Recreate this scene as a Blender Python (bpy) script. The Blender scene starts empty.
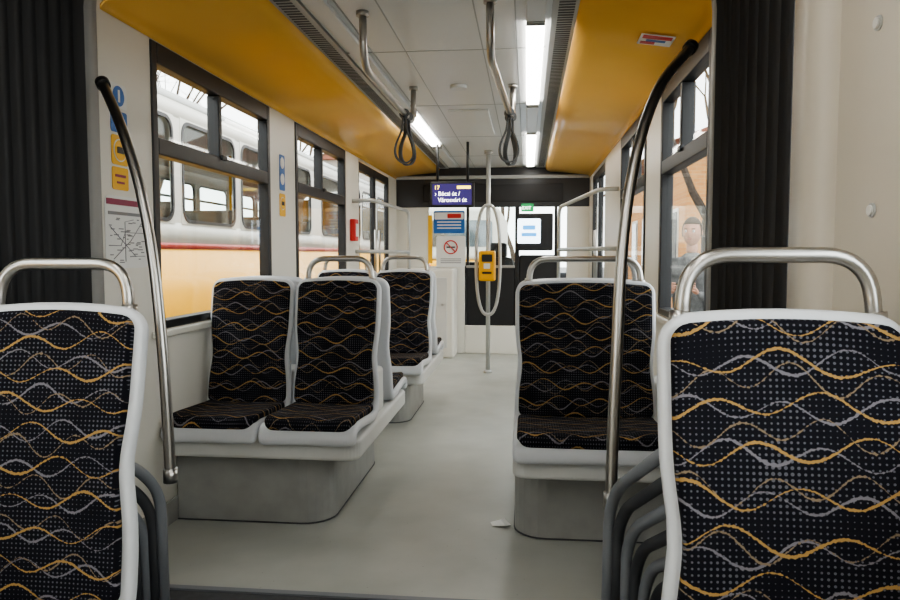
import bpy, bmesh, math, random
from mathutils import Vector, Matrix
random.seed(7)
SC=bpy.context.scene
COL=SC.collection
# ---------------------------------------------------------------- materials
def mat(name,col,rough=.5,metal=0,emit=None,es=1.0,noise=0,nscale=8,bump=0,spec=.5):
    m=bpy.data.materials.new(name); m.use_nodes=True
    nt=m.node_tree; b=nt.nodes['Principled BSDF']
    b.inputs['Base Color'].default_value=(*col,1)
    b.inputs['Roughness'].default_value=rough
    b.inputs['Metallic'].default_value=metal
    b.inputs['Specular IOR Level'].default_value=spec
    if emit:
        b.inputs['Emission Color'].default_value=(*emit,1)
        b.inputs['Emission Strength'].default_value=es
    if noise or bump:
        tc=nt.nodes.new('ShaderNodeTexCoord'); n=nt.nodes.new('ShaderNodeTexNoise')
        n.inputs['Scale'].default_value=nscale; n.inputs['Detail'].default_value=6
        nt.links.new(tc.outputs['Object'],n.inputs['Vector'])
        if noise:
            r=nt.nodes.new('ShaderNodeValToRGB')
            r.color_ramp.elements[0].position=.3; r.color_ramp.elements[1].position=.7
            r.color_ramp.elements[0].color=(*[c*(1-noise) for c in col],1)
            r.color_ramp.elements[1].color=(*[min(1,c*(1+noise)) for c in col],1)
            nt.links.new(n.outputs['Fac'],r.inputs['Fac'])
            nt.links.new(r.outputs['Color'],b.inputs['Base Color'])
        if bump:
            bp=nt.nodes.new('ShaderNodeBump'); bp.inputs['Strength'].default_value=bump
            bp.inputs['Distance'].default_value=.01
            nt.links.new(n.outputs['Fac'],bp.inputs['Height'])
            nt.links.new(bp.outputs['Normal'],b.inputs['Normal'])
    return m
M_white=mat('cream_white_panel',(.73,.705,.64),.38,noise=.03,nscale=2)
M_nearpanel=mat('warm_white_panel',(.61,.565,.49),.4,noise=.04,nscale=2)
M_ceil=mat('ceiling_white',(.76,.77,.77),.3,noise=.02,nscale=1.5)
M_orange=mat('orange_cove_paint',(.98,.57,.13),.27,noise=.02,nscale=2)
M_shell=mat('seat_shell_plastic',(.62,.635,.665),.3)
M_bench=mat('bench_white_plastic',(.62,.62,.60),.4,noise=.03,nscale=5)
M_ped=mat('pedestal_grey',(.33,.33,.315),.5,noise=.10,nscale=9)
def floor_mat():
    m=bpy.data.materials.new('linoleum_floor'); m.use_nodes=True; nt=m.node_tree; b=nt.nodes['Principled BSDF']
    tc=nt.nodes.new('ShaderNodeTexCoord')
    def nz(s,d=6):
        n=nt.nodes.new('ShaderNodeTexNoise'); n.inputs['Scale'].default_value=s; n.inputs['Detail'].default_value=d
        nt.links.new(tc.outputs['Object'],n.inputs['Vector']); return n.outputs['Fac']
    r=nt.nodes.new('ShaderNodeValToRGB'); r.color_ramp.elements[0].position=.3; r.color_ramp.elements[1].position=.68
    r.color_ramp.elements[0].color=(.37,.375,.345,1); r.color_ramp.elements[1].color=(.445,.45,.415,1)
    nt.links.new(nz(3.0,9),r.inputs['Fac'])
    v=nt.nodes.new('ShaderNodeTexVoronoi'); v.inputs['Scale'].default_value=16; nt.links.new(tc.outputs['Object'],v.inputs['Vector'])
    lt=nt.nodes.new('ShaderNodeMath'); lt.operation='LESS_THAN'; lt.inputs[1].default_value=.05; nt.links.new(v.outputs['Distance'],lt.inputs[0])
    mt=nt.nodes.new('ShaderNodeMath'); mt.operation='MULTIPLY'; mt.inputs[1].default_value=.35; nt.links.new(lt.outputs[0],mt.inputs[0])
    mx=nt.nodes.new('ShaderNodeMix'); mx.data_type='RGBA'; nt.links.new(mt.outputs[0],mx.inputs[0]); nt.links.new(r.outputs[0],mx.inputs[6]); mx.inputs[7].default_value=(.16,.155,.14,1)
    nt.links.new(mx.outputs[2],b.inputs['Base Color'])
    mr=nt.nodes.new('ShaderNodeMapRange'); mr.inputs[3].default_value=.25; mr.inputs[4].default_value=.5
    nt.links.new(nz(5,5),mr.inputs[0]); nt.links.new(mr.outputs[0],b.inputs['Roughness'])
    return m
M_floor=floor_mat()
M_darkfloor=mat('gangway_floor_dark',(.06,.06,.065),.6,noise=.2,nscale=30)
M_steel=mat('brushed_steel',(.50,.485,.465),.3,1.0)
M_paintpole=mat('grey_painted_steel',(.50,.51,.50),.35,.4)
M_rubber=mat('bellows_rubber',(.016,.016,.018),.62)
M_black=mat('black_frame',(.014,.014,.016),.4)
M_header=mat('header_dark_grey',(.035,.036,.040),.3)
M_darkgrey=mat('dark_grey_plastic',(.05,.052,.058),.45)
M_midgrey=mat('mid_grey_plastic',(.19,.20,.22),.4)
M_portal=mat('portal_grey',(.27,.265,.255),.45)
M_strap=mat('strap_grey',(.07,.075,.08),.6)
M_lightoff=mat('lamp_cover_unlit',(.72,.74,.75),.35)
M_lighton=mat('lamp_cover_lit',(.9,.9,.9),.4,emit=(1,.97,.90),es=7)
M_ventslot=mat('vent_slot_dark',(.10,.10,.10),.7)
M_vent=mat('vent_strip_grey',(.45,.46,.46),.45)
M_yellow=mat('yellow_device',(.85,.42,.01),.35)
M_stick_y=mat('sticker_yellow',(.85,.47,.02),.45)
M_blue=mat('sticker_blue',(.02,.13,.42),.45)
M_red=mat('sticker_red',(.55,.03,.03),.45)
M_paper=mat('sticker_white',(.74,.74,.72),.5)
M_print=mat('print_grey',(.22,.22,.23),.5)
M_maroon=mat('map_line_maroon',(.28,.03,.08),.5)
M_green=mat('sign_green',(.02,.3,.10),.5,emit=(.02,.4,.12),es=.3)
M_screen=mat('lcd_purple',(.03,.02,.10),.2,emit=(.05,.035,.15),es=.5)
M_txt=mat('lcd_text_white',(.9,.9,.9),.5,emit=(1,1,1),es=2)
M_txty=mat('lcd_text_yellow',(.9,.7,.05),.5,emit=(1,.75,.05),es=2)
M_scrw=mat('monitor_white',(.8,.85,.9),.4,emit=(.7,.85,1),es=2.0)
M_scrb=mat('monitor_blue',(.05,.3,.7),.4,emit=(.05,.3,.7),es=1)
M_ext_y=mat('old_tram_yellow',(.85,.43,.03),.35,noise=.05,nscale=2)
M_ext_w=mat('old_tram_cream',(.60,.575,.52),.4,noise=.05,nscale=2)
M_ext_r=mat('old_tram_red',(.36,.04,.03),.4)
M_ext_roof=mat('old_tram_roof',(.45,.45,.43),.6)
M_extwin=mat('old_tram_window',(.09,.11,.12),.03,noise=.5,nscale=2.2,spec=1.0)
M_interior=mat('old_tram_interior',(.16,.12,.09),.7)
M_bark=mat('tree_bark',(.085,.065,.05),.9,noise=.3,nscale=20)
M_asph=mat('asphalt',(.16,.16,.16),.9,noise=.2,nscale=6)
M_build2=mat('grey_plaster',(.42,.38,.33),.85,noise=.1,nscale=.8)
M_brickroof=mat('tile_roof',(.22,.08,.05),.8,noise=.2,nscale=3)
def brick_mat():
    m=bpy.data.materials.new('orange_brick_wall'); m.use_nodes=True; nt=m.node_tree; b=nt.nodes['Principled BSDF']
    tc=nt.nodes.new('ShaderNodeTexCoord'); mp=nt.nodes.new('ShaderNodeMapping'); mp.inputs['Rotation'].default_value=(math.radians(90),0,0)
    br=nt.nodes.new('ShaderNodeTexBrick'); br.inputs['Scale'].default_value=2.6; br.inputs['Mortar Size'].default_value=.012
    br.inputs['Color1'].default_value=(.55,.27,.09,1); br.inputs['Color2'].default_value=(.46,.21,.07,1); br.inputs['Mortar'].default_value=(.45,.34,.2,1)
    nt.links.new(tc.outputs['Object'],mp.inputs[0]); nt.links.new(mp.outputs[0],br.inputs[0]); nt.links.new(br.outputs[0],b.inputs['Base Color']); b.inputs['Roughness'].default_value=.9
    return m
M_build=brick_mat()
M_skin=mat('skin',(.42,.22,.15),.5)
M_jacket=mat('jacket_grey',(.12,.12,.12),.85,noise=.6,nscale=14)
M_trouser=mat('trousers_dark',(.05,.055,.08),.85)
M_hair=mat('hair_brown',(.05,.03,.02),.8)
M_shoe=mat('shoe_black',(.02,.02,.02),.5)
M_eye=mat('eye_dark',(.02,.015,.01),.2)
M_lip=mat('lips',(.33,.12,.10),.5)

def glass_mat(name,tint,refl=.12):
    m=bpy.data.materials.new(name); m.use_nodes=True; nt=m.node_tree
    for n in list(nt.nodes): nt.nodes.remove(n)
    o=nt.nodes.new('ShaderNodeOutputMaterial'); t=nt.nodes.new('ShaderNodeBsdfTransparent')
    g=nt.nodes.new('ShaderNodeBsdfGlossy'); mx=nt.nodes.new('ShaderNodeMixShader')
    lw=nt.nodes.new('ShaderNodeLayerWeight'); lw.inputs['Blend'].default_value=.5
    pw=nt.nodes.new('ShaderNodeMath'); pw.operation='POWER'; pw.inputs[1].default_value=5
    ma=nt.nodes.new('ShaderNodeMath'); ma.operation='MULTIPLY_ADD'; ma.inputs[1].default_value=.45; ma.inputs[2].default_value=.02
    nt.links.new(lw.outputs['Facing'],pw.inputs[0]); nt.links.new(pw.outputs[0],ma.inputs[0])
    t.inputs['Color'].default_value=(*tint,1); g.inputs['Roughness'].default_value=.02
    nt.links.new(ma.outputs[0],mx.inputs[0]); nt.links.new(t.outputs[0],mx.inputs[1])
    nt.links.new(g.outputs[0],mx.inputs[2]); nt.links.new(mx.outputs[0],o.inputs['Surface'])
    return m
M_glass=glass_mat('window_glass',(.95,.975,.965))

def fabric():
    m=bpy.data.materials.new('seat_fabric'); m.use_nodes=True; nt=m.node_tree
    b=nt.nodes['Principled BSDF']; b.inputs['Roughness'].default_value=.95
    b.inputs['Specular IOR Level'].default_value=.12
    uv=nt.nodes.new('ShaderNodeUVMap'); sp=nt.nodes.new('ShaderNodeSeparateXYZ')
    nt.links.new(uv.outputs[0],sp.inputs[0]); u=sp.outputs[0]; v=sp.outputs[1]
    def mt(op,a,b_=None,c=None):
        n=nt.nodes.new('ShaderNodeMath'); n.operation=op
        for i,x in enumerate((a,b_,c)):
            if x is None: continue
            if isinstance(x,(int,float)): n.inputs[i].default_value=x
            else: nt.links.new(x,n.inputs[i])
        return n.outputs[0]
    def noise(scale,off=0):
        n=nt.nodes.new('ShaderNodeTexNoise'); n.inputs['Scale'].default_value=scale
        n.inputs['Detail'].default_value=1
        mp=nt.nodes.new('ShaderNodeMapping'); mp.inputs['Location'].default_value=(off,off,off)
        nt.links.new(uv.outputs[0],mp.inputs[0]); nt.links.new(mp.outputs[0],n.inputs['Vector'])
        return mt('SUBTRACT',n.outputs['Fac'],.5)
    def mixc(fac,c1,c2):
        n=nt.nodes.new('ShaderNodeMix'); n.data_type='RGBA'
        nt.links.new(fac,n.inputs[0])
        for i,c in ((6,c1),(7,c2)):
            if isinstance(c,tuple): n.inputs[i].default_value=(*c,1)
            else: nt.links.new(c,n.inputs[i])
        return n.outputs[2]
    S=.0100
    fu=mt('SUBTRACT',mt('FRACT',mt('DIVIDE',u,S)),.5); fv=mt('SUBTRACT',mt('FRACT',mt('DIVIDE',v,S)),.5)
    d=mt('SQRT',mt('ADD',mt('MULTIPLY',fu,fu),mt('MULTIPLY',fv,fv)))
    rad=mt('ADD',mt('MULTIPLY',noise(9,3),.45),.185)
    dot=mt('LESS_THAN',d,rad)
    col=mixc(dot,(.0075,.0075,.011),(.10,.10,.118))
    def layer(col,S,off,K,A,seed,c,w0):
        nz=noise(6,seed)
        vv=mt('DIVIDE',mt('ADD',v,off),S); row=mt('FLOOR',vv); f=mt('SUBTRACT',mt('SUBTRACT',vv,row),.5)
        ph=mt('MULTIPLY',row,2.37)
        line=mt('ADD',mt('MULTIPLY',mt('SINE',mt('ADD',mt('MULTIPLY',u,K),ph)),A),mt('MULTIPLY',mt('SINE',mt('ADD',mt('MULTIPLY',u,K*.43),mt('MULTIPLY',row,1.3))),.10))
        line=mt('ADD',line,mt('MULTIPLY',nz,.28))
        dd=mt('ABSOLUTE',mt('SUBTRACT',f,line))
        w=mt('ADD',mt('MULTIPLY',mt('SINE',mt('ADD',mt('MULTIPLY',u,K*.5),mt('MULTIPLY',row,3.1))),w0*.5),w0)
        br=mt('MULTIPLY',noise(170,seed+2),.085)
        mr=nt.nodes.new('ShaderNodeMapRange'); mr.interpolation_type='SMOOTHSTEP'
        nt.links.new(mt('ADD',mt('SUBTRACT',dd,w),br),mr.inputs[0])
        mr.inputs[1].default_value=-.010; mr.inputs[2].default_value=.010
        mr.inputs[3].default_value=1; mr.inputs[4].default_value=0
        return mixc(mr.outputs[0],col,c)
    col=layer(col,.076,0,40,.24,1,(.165,.155,.175),.024)
    col=layer(col,.088,.03,47,.22,9,(.20,.15,.10),.014)
    col=layer(col,.070,.045,36,.25,5,(.34,.21,.075),.027)
    nt.links.new(col,b.inputs['Base Color'])
    return m
M_fab=fabric()

# ---------------------------------------------------------------- geometry helpers
def add(name,me,m=None,parent=None,smooth=False):
    o=bpy.data.objects.new(name,me); COL.objects.link(o)
    if m: me.materials.append(m)
    if parent: o.parent=parent
    if smooth:
        for p in me.polygons: p.use_smooth=True
    return o
def empty(name,loc=(0,0,0),rz=0):
    e=bpy.data.objects.new(name,None); COL.objects.link(e); e.location=loc; e.rotation_euler=(0,0,rz)
    e.empty_display_size=.1
    return e
def mesh(name,v,f,m=None,parent=None,smooth=False):
    me=bpy.data.meshes.new(name); me.from_pydata([tuple(a) for a in v],[],f); me.update()
    bm=bmesh.new(); bm.from_mesh(me); bmesh.ops.recalc_face_normals(bm,faces=bm.faces); bm.to_mesh(me); bm.free()
    return add(name,me,m,parent,smooth)
def boxvf(b,off):
    x0,x1,y0,y1,z0,z1=b
    v=[(x0,y0,z0),(x1,y0,z0),(x1,y1,z0),(x0,y1,z0),(x0,y0,z1),(x1,y0,z1),(x1,y1,z1),(x0,y1,z1)]
    f=[(0,3,2,1),(4,5,6,7),(0,1,5,4),(1,2,6,5),(2,3,7,6),(3,0,4,7)]
    return v,[tuple(i+off for i in q) for q in f]
def boxes(name,bl,m,parent=None,bevel=0,seg=2):
    V=[];F=[]
    for b in bl:
        v,f=boxvf(b,len(V)); V+=v; F+=f
    o=mesh(name,V,F,m,parent)
    if bevel:
        md=o.modifiers.new('bevel','BEVEL'); md.width=bevel; md.segments=seg; md.limit_method='ANGLE'
        for p in o.data.polygons: p.use_smooth=True
        md2=o.modifiers.new('wn','WEIGHTED_NORMAL')
    return o
def box(name,x0,x1,y0,y1,z0,z1,m,parent=None,bevel=0,seg=2):
    return boxes(name,[(x0,x1,y0,y1,z0,z1)],m,parent,bevel,seg)
def fillet(pts,r,n=6):
    pts=[Vector(p) for p in pts]; out=[pts[0]]
    for i in range(1,len(pts)-1):
        a,b,c=pts[i-1],pts[i],pts[i+1]
        d1=(a-b); d2=(c-b); rr=min(r,d1.length*.49,d2.length*.49)
        p0=b+d1.normalized()*rr; p1=b+d2.normalized()*rr
        for k in range(n+1):
            t=k/n; out.append(p0*(1-t)**2+b*2*t*(1-t)+p1*t*t)
    out.append(pts[-1]); return out
def catmull(pts,n=8):
    P=[Vector(p) for p in pts]; P=[P[0]*2-P[1]]+P+[P[-1]*2-P[-2]]; out=[]
    for i in range(1,len(P)-2):
        for k in range(n):
            t=k/n; a,b,c,d=P[i-1:i+3]
            out.append(.5*((2*b)+(c-a)*t+(2*a-5*b+4*c-d)*t*t+(-a+3*b-3*c+d)*t**3))
    out.append(P[-2]); return out
def tube(name,pts,r,m,parent=None,closed=False,ns=12):
    P=[Vector(p) for p in pts]; Q=[P[0]]
    for p in P[1:]:
        if (p-Q[-1]).length>1e-5: Q.append(p)
    P=Q; n=len(P)
    if closed and (P[0]-P[-1]).length<1e-5: P.pop(); n-=1
    V=[];F=[]; up=None
    for i in range(n):
        if closed: t=(P[(i+1)%n]-P[i-1]).normalized()
        else: t=(P[min(i+1,n-1)]-P[max(i-1,0)]).normalized()
        if up is None:
            up=Vector((0,0,1)) if abs(t.z)<.9 else Vector((1,0,0))
        s=t.cross(up).normalized(); up=s.cross(t).normalized()
        rr=r[i] if isinstance(r,(list,tuple)) else r
        for k in range(ns):
            a=2*math.pi*k/ns; V.append(P[i]+s*math.cos(a)*rr+up*math.sin(a)*rr)
    for i in range(n if closed else n-1):
        j=(i+1)%n
        for k in range(ns):
            F.append((i*ns+k,i*ns+(k+1)%ns,j*ns+(k+1)%ns,j*ns+k))
    if not closed:
        F.append(tuple(range(ns))); F.append(tuple((n-1)*ns+k for k in range(ns)))
    return mesh(name,V,F,m,parent,True)
def cyl(name,p0,p1,r,m,parent=None,ns=24):
    o=tube(name,[p0,p1],r,m,parent,ns=ns)
    for p in o.data.polygons:
        if len(p.vertices)>4: p.use_smooth=False
    return o
def extrude_profile(name,prof,y0,y1,m,parent=None,thick=.012,smooth=True):
    V=[];F=[];n=len(prof)
    for y in (y0,y1):
        for x,z in prof: V.append((x,y,z))
    for i in range(n-1): F.append((i,i+1,n+i+1,n+i))
    o=mesh(name,V,F,m,parent,smooth)
    s=o.modifiers.new('sol','SOLIDIFY'); s.thickness=thick; s.offset=0
    return o
def rrect(w,h,r,n=5):
    pts=[]
    for cx,cz,a0 in ((w/2-r,h/2-r,0),(-w/2+r,h/2-r,90),(-w/2+r,-h/2+r,180),(w/2-r,-h/2+r,270)):
        for k in range(n+1):
            a=math.radians(a0+90*k/n); pts.append((cx+r*math.cos(a),cz+r*math.sin(a)))
    return pts
def plate(name,pts2,T,th,m,parent=None):
    n=len(pts2); V=[T(a,b,0) for a,b in pts2]+[T(a,b,th) for a,b in pts2]
    F=[tuple(range(n)),tuple(range(2*n-1,n-1,-1))]+[(i,(i+1)%n,n+(i+1)%n,n+i) for i in range(n)]
    return mesh(name,V,F,m,parent)
def ringplate(name,outer,inner,T,th,m,parent=None):
    n=len(outer); V=[T(a,b,0) for a,b in outer]+[T(a,b,0) for a,b in inner]+[T(a,b,th) for a,b in outer]+[T(a,b,th) for a,b in inner]
    F=[]
    for i in range(n):
        j=(i+1)%n
        F+=[(i,j,n+j,n+i),(2*n+i,2*n+j,3*n+j,3*n+i),(i,j,2*n+j,2*n+i),(n+i,n+j,3*n+j,3*n+i)]
    return mesh(name,V,F,m,parent)
def circ(r,n=28): return [(r*math.cos(2*math.pi*k/n),r*math.sin(2*math.pi*k/n)) for k in range(n)]
def facing_neg_y(cx,cy,cz): return lambda a,b,d:(cx+a,cy-d,cz+b)
def facing_pos_x(cx,cy,cz): return lambda a,b,d:(cx+d,cy+a,cz+b)
def text(name,s,size,loc,rot,m,parent=None,align='LEFT'):
    c=bpy.data.curves.new(name,'FONT'); c.body=s; c.size=size; c.extrude=.0006; c.align_x=align
    t=bpy.data.objects.new(name+'_tmp',c); COL.objects.link(t)
    bpy.context.view_layer.update()
    me=bpy.data.meshes.new_from_object(t.evaluated_get(bpy.context.evaluated_depsgraph_get()))
    bpy.data.objects.remove(t)
    o=add(name,me,m,parent); me.materials.clear(); me.materials.append(m)
    o.location=loc; o.rotation_euler=rot
    return o
R_NY=(math.radians(90),0,0); R_PX=(math.radians(90),0,math.radians(90))

# ---------------------------------------------------------------- layout constants
XL=-1.52; XR=.70; XC=-.41; ZC=2.15; YE=8.4
# ---------------------------------------------------------------- room shell
box('floor',XL-.06,XR+.06,2.35,10.2,-.06,0,M_floor)
g=empty('gangway_floor')
box('gangway_plate',XL,XR,1.5,2.33,-.06,-.004,M_darkfloor,g)
box('threshold_strip',XL+.1,XR-.1,2.325,2.352,-.03,.003,M_midgrey,g,.001)
box('rear_floor',XL,XR,-1.6,1.5,-.06,0,M_floor,g)
# ceiling
c=empty('ceiling')
box('ceiling_panel',-.76,-.06,2.5,YE,ZC,ZC+.04,M_ceil,c)
box('ceiling_panel_raised_l',-.90,-.76,2.5,YE,ZC+.004,ZC+.05,M_ceil,c)
box('ceiling_panel_raised_r',-.06,.10,2.5,YE,ZC+.004,ZC+.05,M_ceil,c)
for i,x in enumerate((-.765,-.60,-.22,-.055)):
    box('ceiling_seam_%d'%i,x-.003,x+.003,2.5,YE,ZC-.0015,ZC+.002,M_vent,c)
for i,y in enumerate((3.6,4.9,6.2,7.4)):
    box('ceiling_joint_%d'%i,-.9,.08,y-.003,y+.003,ZC-.002,ZC+.002,M_vent,c)
box('ceiling_hatch',-.55,-.27,5.05,6.05,ZC-.012,ZC,M_ceil,c,.004)
cyl('ceiling_dome',(-.41,4.35,ZC),(-.41,4.35,ZC-.02),.05,M_lightoff,c)
for k,(x0,x1) in enumerate(((-1.02,-.905),(.095,.21))):
    box('vent_strip_%d'%k,x0,x1,2.5,YE,ZC-.006,ZC+.03,M_vent,c)
    bl=[]; y=2.56
    while y<YE-.1:
        bl.append((x0+.025,x1-.025,y,y+.016,ZC-.0075,ZC-.004)); y+=.032
    boxes('vent_slots_%d'%k,bl,M_ventslot,c)
box('roof_light_block',XL-.06,XR+.06,2.3,10.3,2.26,2.30,M_ext_roof,c)  # unseen roof slab, added to block light from above the ceiling
def lamp(y0,y1,x0,x1,on):
    e=empty('ceiling_lamp')
    box('cover',x0,x1,y0,y1,ZC-.018,ZC+.004,M_lighton if on else M_lightoff,e,.006)
    box('end_cap_a',x0,x1,y0-.012,y0,ZC-.02,ZC+.004,M_vent,e)
    box('end_cap_b',x0,x1,y1,y1+.012,ZC-.02,ZC+.004,M_vent,e)
lamp(2.6,5.1,-.87,-.79,False); lamp(5.2,6.6,-.87,-.79,True); lamp(6.75,8.2,-.87,-.79,False)
lamp(2.55,3.15,-.01,.07,False); lamp(3.2,4.85,-.01,.07,True); lamp(4.95,5.95,-.01,.07,False); lamp(6.05,8.2,-.01,.07,True)
# coves
for side,sx,xe,xw in (('left',-1,-1.015,XL),('right',1,.205,XR)):
    prof=[(xe,ZC+.02),(xe,ZC-.012),(xe+sx*.015,ZC-.035),(xe+sx*.05,ZC-.05)]
    w=abs(xw-xe)
    for t in (.2,.35,.5,.65,.8,.9,.96): prof.append((xe+sx*w*t,ZC-.05-.048*((t-.1)/.86)**1.4))
    prof+=[(xw-sx*.005,2.04),(xw,2.025)]
    prof=[tuple(p) for p in prof]
    extrude_profile('trim_cove_'+side,prof,2.50,YE,M_orange,None,.01)
# side walls with openings
ZS,ZT=.84,2.02
def sidewall(name,x_in,x_out,y0,y1,openings,m,zs=ZS,zt=ZT,ztop=2.26):
    bl=[]; y=y0; a,b=min(x_in,x_out),max(x_in,x_out)
    for (o0,o1,oz0) in openings:
        if o0>y: bl.append((a,b,y,o0,-.05,ztop))
        if oz0>0: bl.append((a,b,o0,o1,-.05,oz0))
        bl.append((a,b,o0,o1,zt,ztop)); y=o1
    if y<y1: bl.append((a,b,y,y1,-.05,ztop))
    return boxes(name,bl,m)
LW=[(2.84,4.20,ZS),(4.68,6.0,ZS),(6.5,7.95,0)]
RW=[(2.9,3.95,ZS),(4.45,5.6,ZS),(6.75,8.05,0)]
sidewall('wall_left',XL,XL-.06,2.34,YE,LW,M_white)
sidewall('wall_right',XR,XR+.06,2.55,YE,RW,M_white)
box('baseboard_left',XL,XL+.012,2.5,6.45,0,.1,M_ped)
box('baseboard_right',XR-.012,XR,2.6,6.7,0,.1,M_ped)
wn=[0]
def window(xi,sx,y0,y1,z0,z1,hop=1.60,split=None,fw=.045,head=.085):
    wn[0]+=1; e=empty('window_%d'%wn[0])
    a,b=sorted((xi-sx*.008,xi+sx*.055))
    bl=[(a,b,y0,y0+fw,z0,z1),(a,b,y1-fw,y1,z0,z1),(a,b,y0+fw,y1-fw,z0,z0+fw*.8),(a,b,y0+fw,y1-fw,z1-head,z1)]
    if hop: bl.append((a,b,y0+fw,y1-fw,hop-.035,hop+.035))
    if split: bl.append((a,b,split-.02,split+.02,hop+.03,z1-head))
    boxes('frame',bl,M_black,e,.006)
    g0,g1=sorted((xi+sx*.02,xi+sx*.024))
    box('glass',g0,g1,y0+fw,y1-fw,z0+fw*.8,z1-head,M_glass,e)
    if hop:
        hx=xi-sx*.02
        box('hopper_latch',min(hx,hx+sx*.02),max(hx,hx+sx*.02),(y0+y1)/2-.03,(y0+y1)/2+.03,hop+.02,hop+.045,M_black,e,.004)
    return e
window(XL,-1,2.84,4.20,ZS,ZT,split=3.5)
window(XL,-1,4.68,6.0,ZS,ZT,split=5.3)
window(XR,1,2.9,3.95,ZS,ZT,split=3.45)
window(XR,1,4.45,5.6,ZS,ZT,split=5.0)
box('trim_1',XL,XL+.03,2.80,6.05,ZS-.035,ZS-.003,M_white,None,.008)
box('trim_2',XR-.03,XR,2.86,5.65,ZS-.035,ZS-.003,M_white,None,.008)
dn=[0]
def door(xi,sx,y0,y1):
    dn[0]+=1; e=empty('door_%d'%dn[0]); ym=(y0+y1)/2
    a,b=sorted((xi+sx*.005,xi+sx*.05))
    for k,(p,q) in enumerate(((y0,ym-.004),(ym+.004,y1))):
        bl=[(a,b,p,p+.045,.02,2.0),(a,b,q-.045,q,.02,2.0),(a,b,p+.045,q-.045,.02,.22),(a,b,p+.045,q-.045,1.92,2.0)]
        boxes('leaf_frame_%d'%k,bl,M_black,e,.006)
        g0,g1=sorted((xi+sx*.02,xi+sx*.026))
        box('leaf_glass_%d'%k,g0,g1,p+.045,q-.045,.22,1.92,M_glass,e)
        cyl('leaf_handle_%d'%k,(xi-sx*.02,(p+.1 if k else q-.1),.9),(xi-sx*.02,(p+.1 if k else q-.1),1.4),.012,M_steel,e)
door(XL,-1,6.5,7.95); door(XR,1,6.75,8.05)

# ---------------------------------------------------------------- gangway bellows + portal
def upath(x0,x1,zt,r,n=8):
    p=[(x0,0)]
    for k in range(n+1):
        a=math.pi-(math.pi/2)*k/n; p.append((x0+r+r*math.cos(a),zt-r+r*math.sin(a)))
    for k in range(n+1):
        a=math.pi/2-(math.pi/2)*k/n; p.append((x1-r+r*math.cos(a),zt-r+r*math.sin(a)))
    p.append((x1,0)); return p
def skew(x): return .12*(x-XC)/1.02
npl=8; V=[];F=[];rings=[]
base=upath(-1.43,.61,2.17,.22)
ycount=npl*6
for j in range(ycount+1):
    t=j/ycount; y=1.79+.59*t; off=.045*(.5-.5*math.cos(2*math.pi*t*npl))**.6
    u=upath(-1.43-off,.61+off,2.17+off,.22+off); rings.append(len(V))
    for x,z in u: V.append((x,y+skew(x)*t,z))
nb=len(base)
for j in range(ycount):
    for k in range(nb-1): F.append((rings[j]+k,rings[j]+k+1,rings[j+1]+k+1,rings[j+1]+k))
bel=mesh('gangway_bellows',V,F,M_rubber,None,True)
def portal(sects,m):
    V=[];F=[]
    for (yf,off) in sects:
        for x,z in upath(-1.435-off,.615+off,2.17+off*.8,.20+off): V.append((x,yf(x),z))
    n=len(sects)
    for a in range(n):
        b=(a+1)%n
        for k in range(nb-1): F.append((a*nb+k,a*nb+k+1,b*nb+k+1,b*nb+k))
    mesh('gangway_portal_frame',V,F,m,None,True)
portal([(lambda x:2.385+skew(x),0),(lambda x:2.46+skew(x),0),(lambda x:2.48+skew(x),.02),(lambda x:2.48+skew(x),.11),(lambda x:2.385+skew(x),.11)],M_portal)
portal([(lambda x:1.64,.03),(lambda x:1.66,-.005),(lambda x:1.785,-.005),(lambda x:1.788,.12),(lambda x:1.64,.12)],M_nearpanel)
# near car section (camera stands here)
NL,NR=-1.46,.655
wrn=sidewall('wall_right_near',NR,NR+.06,-1.6,1.72,[(-1.0,.1,ZS),(.25,1.2,ZS)],M_nearpanel)
sidewall('wall_left_near',NL,NL-.06,-1.6,1.72,[(-1.0,.1,ZS),(.25,1.45,ZS)],M_nearpanel)
window(NR,1,-1.0,.1,ZS,ZT); window(NR,1,.25,1.2,ZS,ZT)
window(NL,-1,-1.0,.1,ZS,ZT); window(NL,-1,.25,1.45,ZS,ZT)
box('wall_back',NL-.06,NR+.06,-1.66,-1.6,-.05,2.26,M_nearpanel)
cn=empty('ceiling_near')
box('panel',NL-.06,NR+.06,-1.6,1.75,ZC+.02,ZC+.08,M_ceil,cn)
for x in (-.83,.03):
    box('lamp_cover',x-.04,x+.04,-1.2,1.4,ZC,ZC+.022,M_lighton,cn,.006)
for (y,z) in ((1.47,1.585),(1.47,1.235),(1.47,.75)):
    cyl('bolt',(NR,y,z),(NR-.004,y,z),.014,M_vent,wrn); cyl('bolt_cap',(NR-.004,y,z),(NR-.008,y,z),.010,M_paper,wrn)

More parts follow.
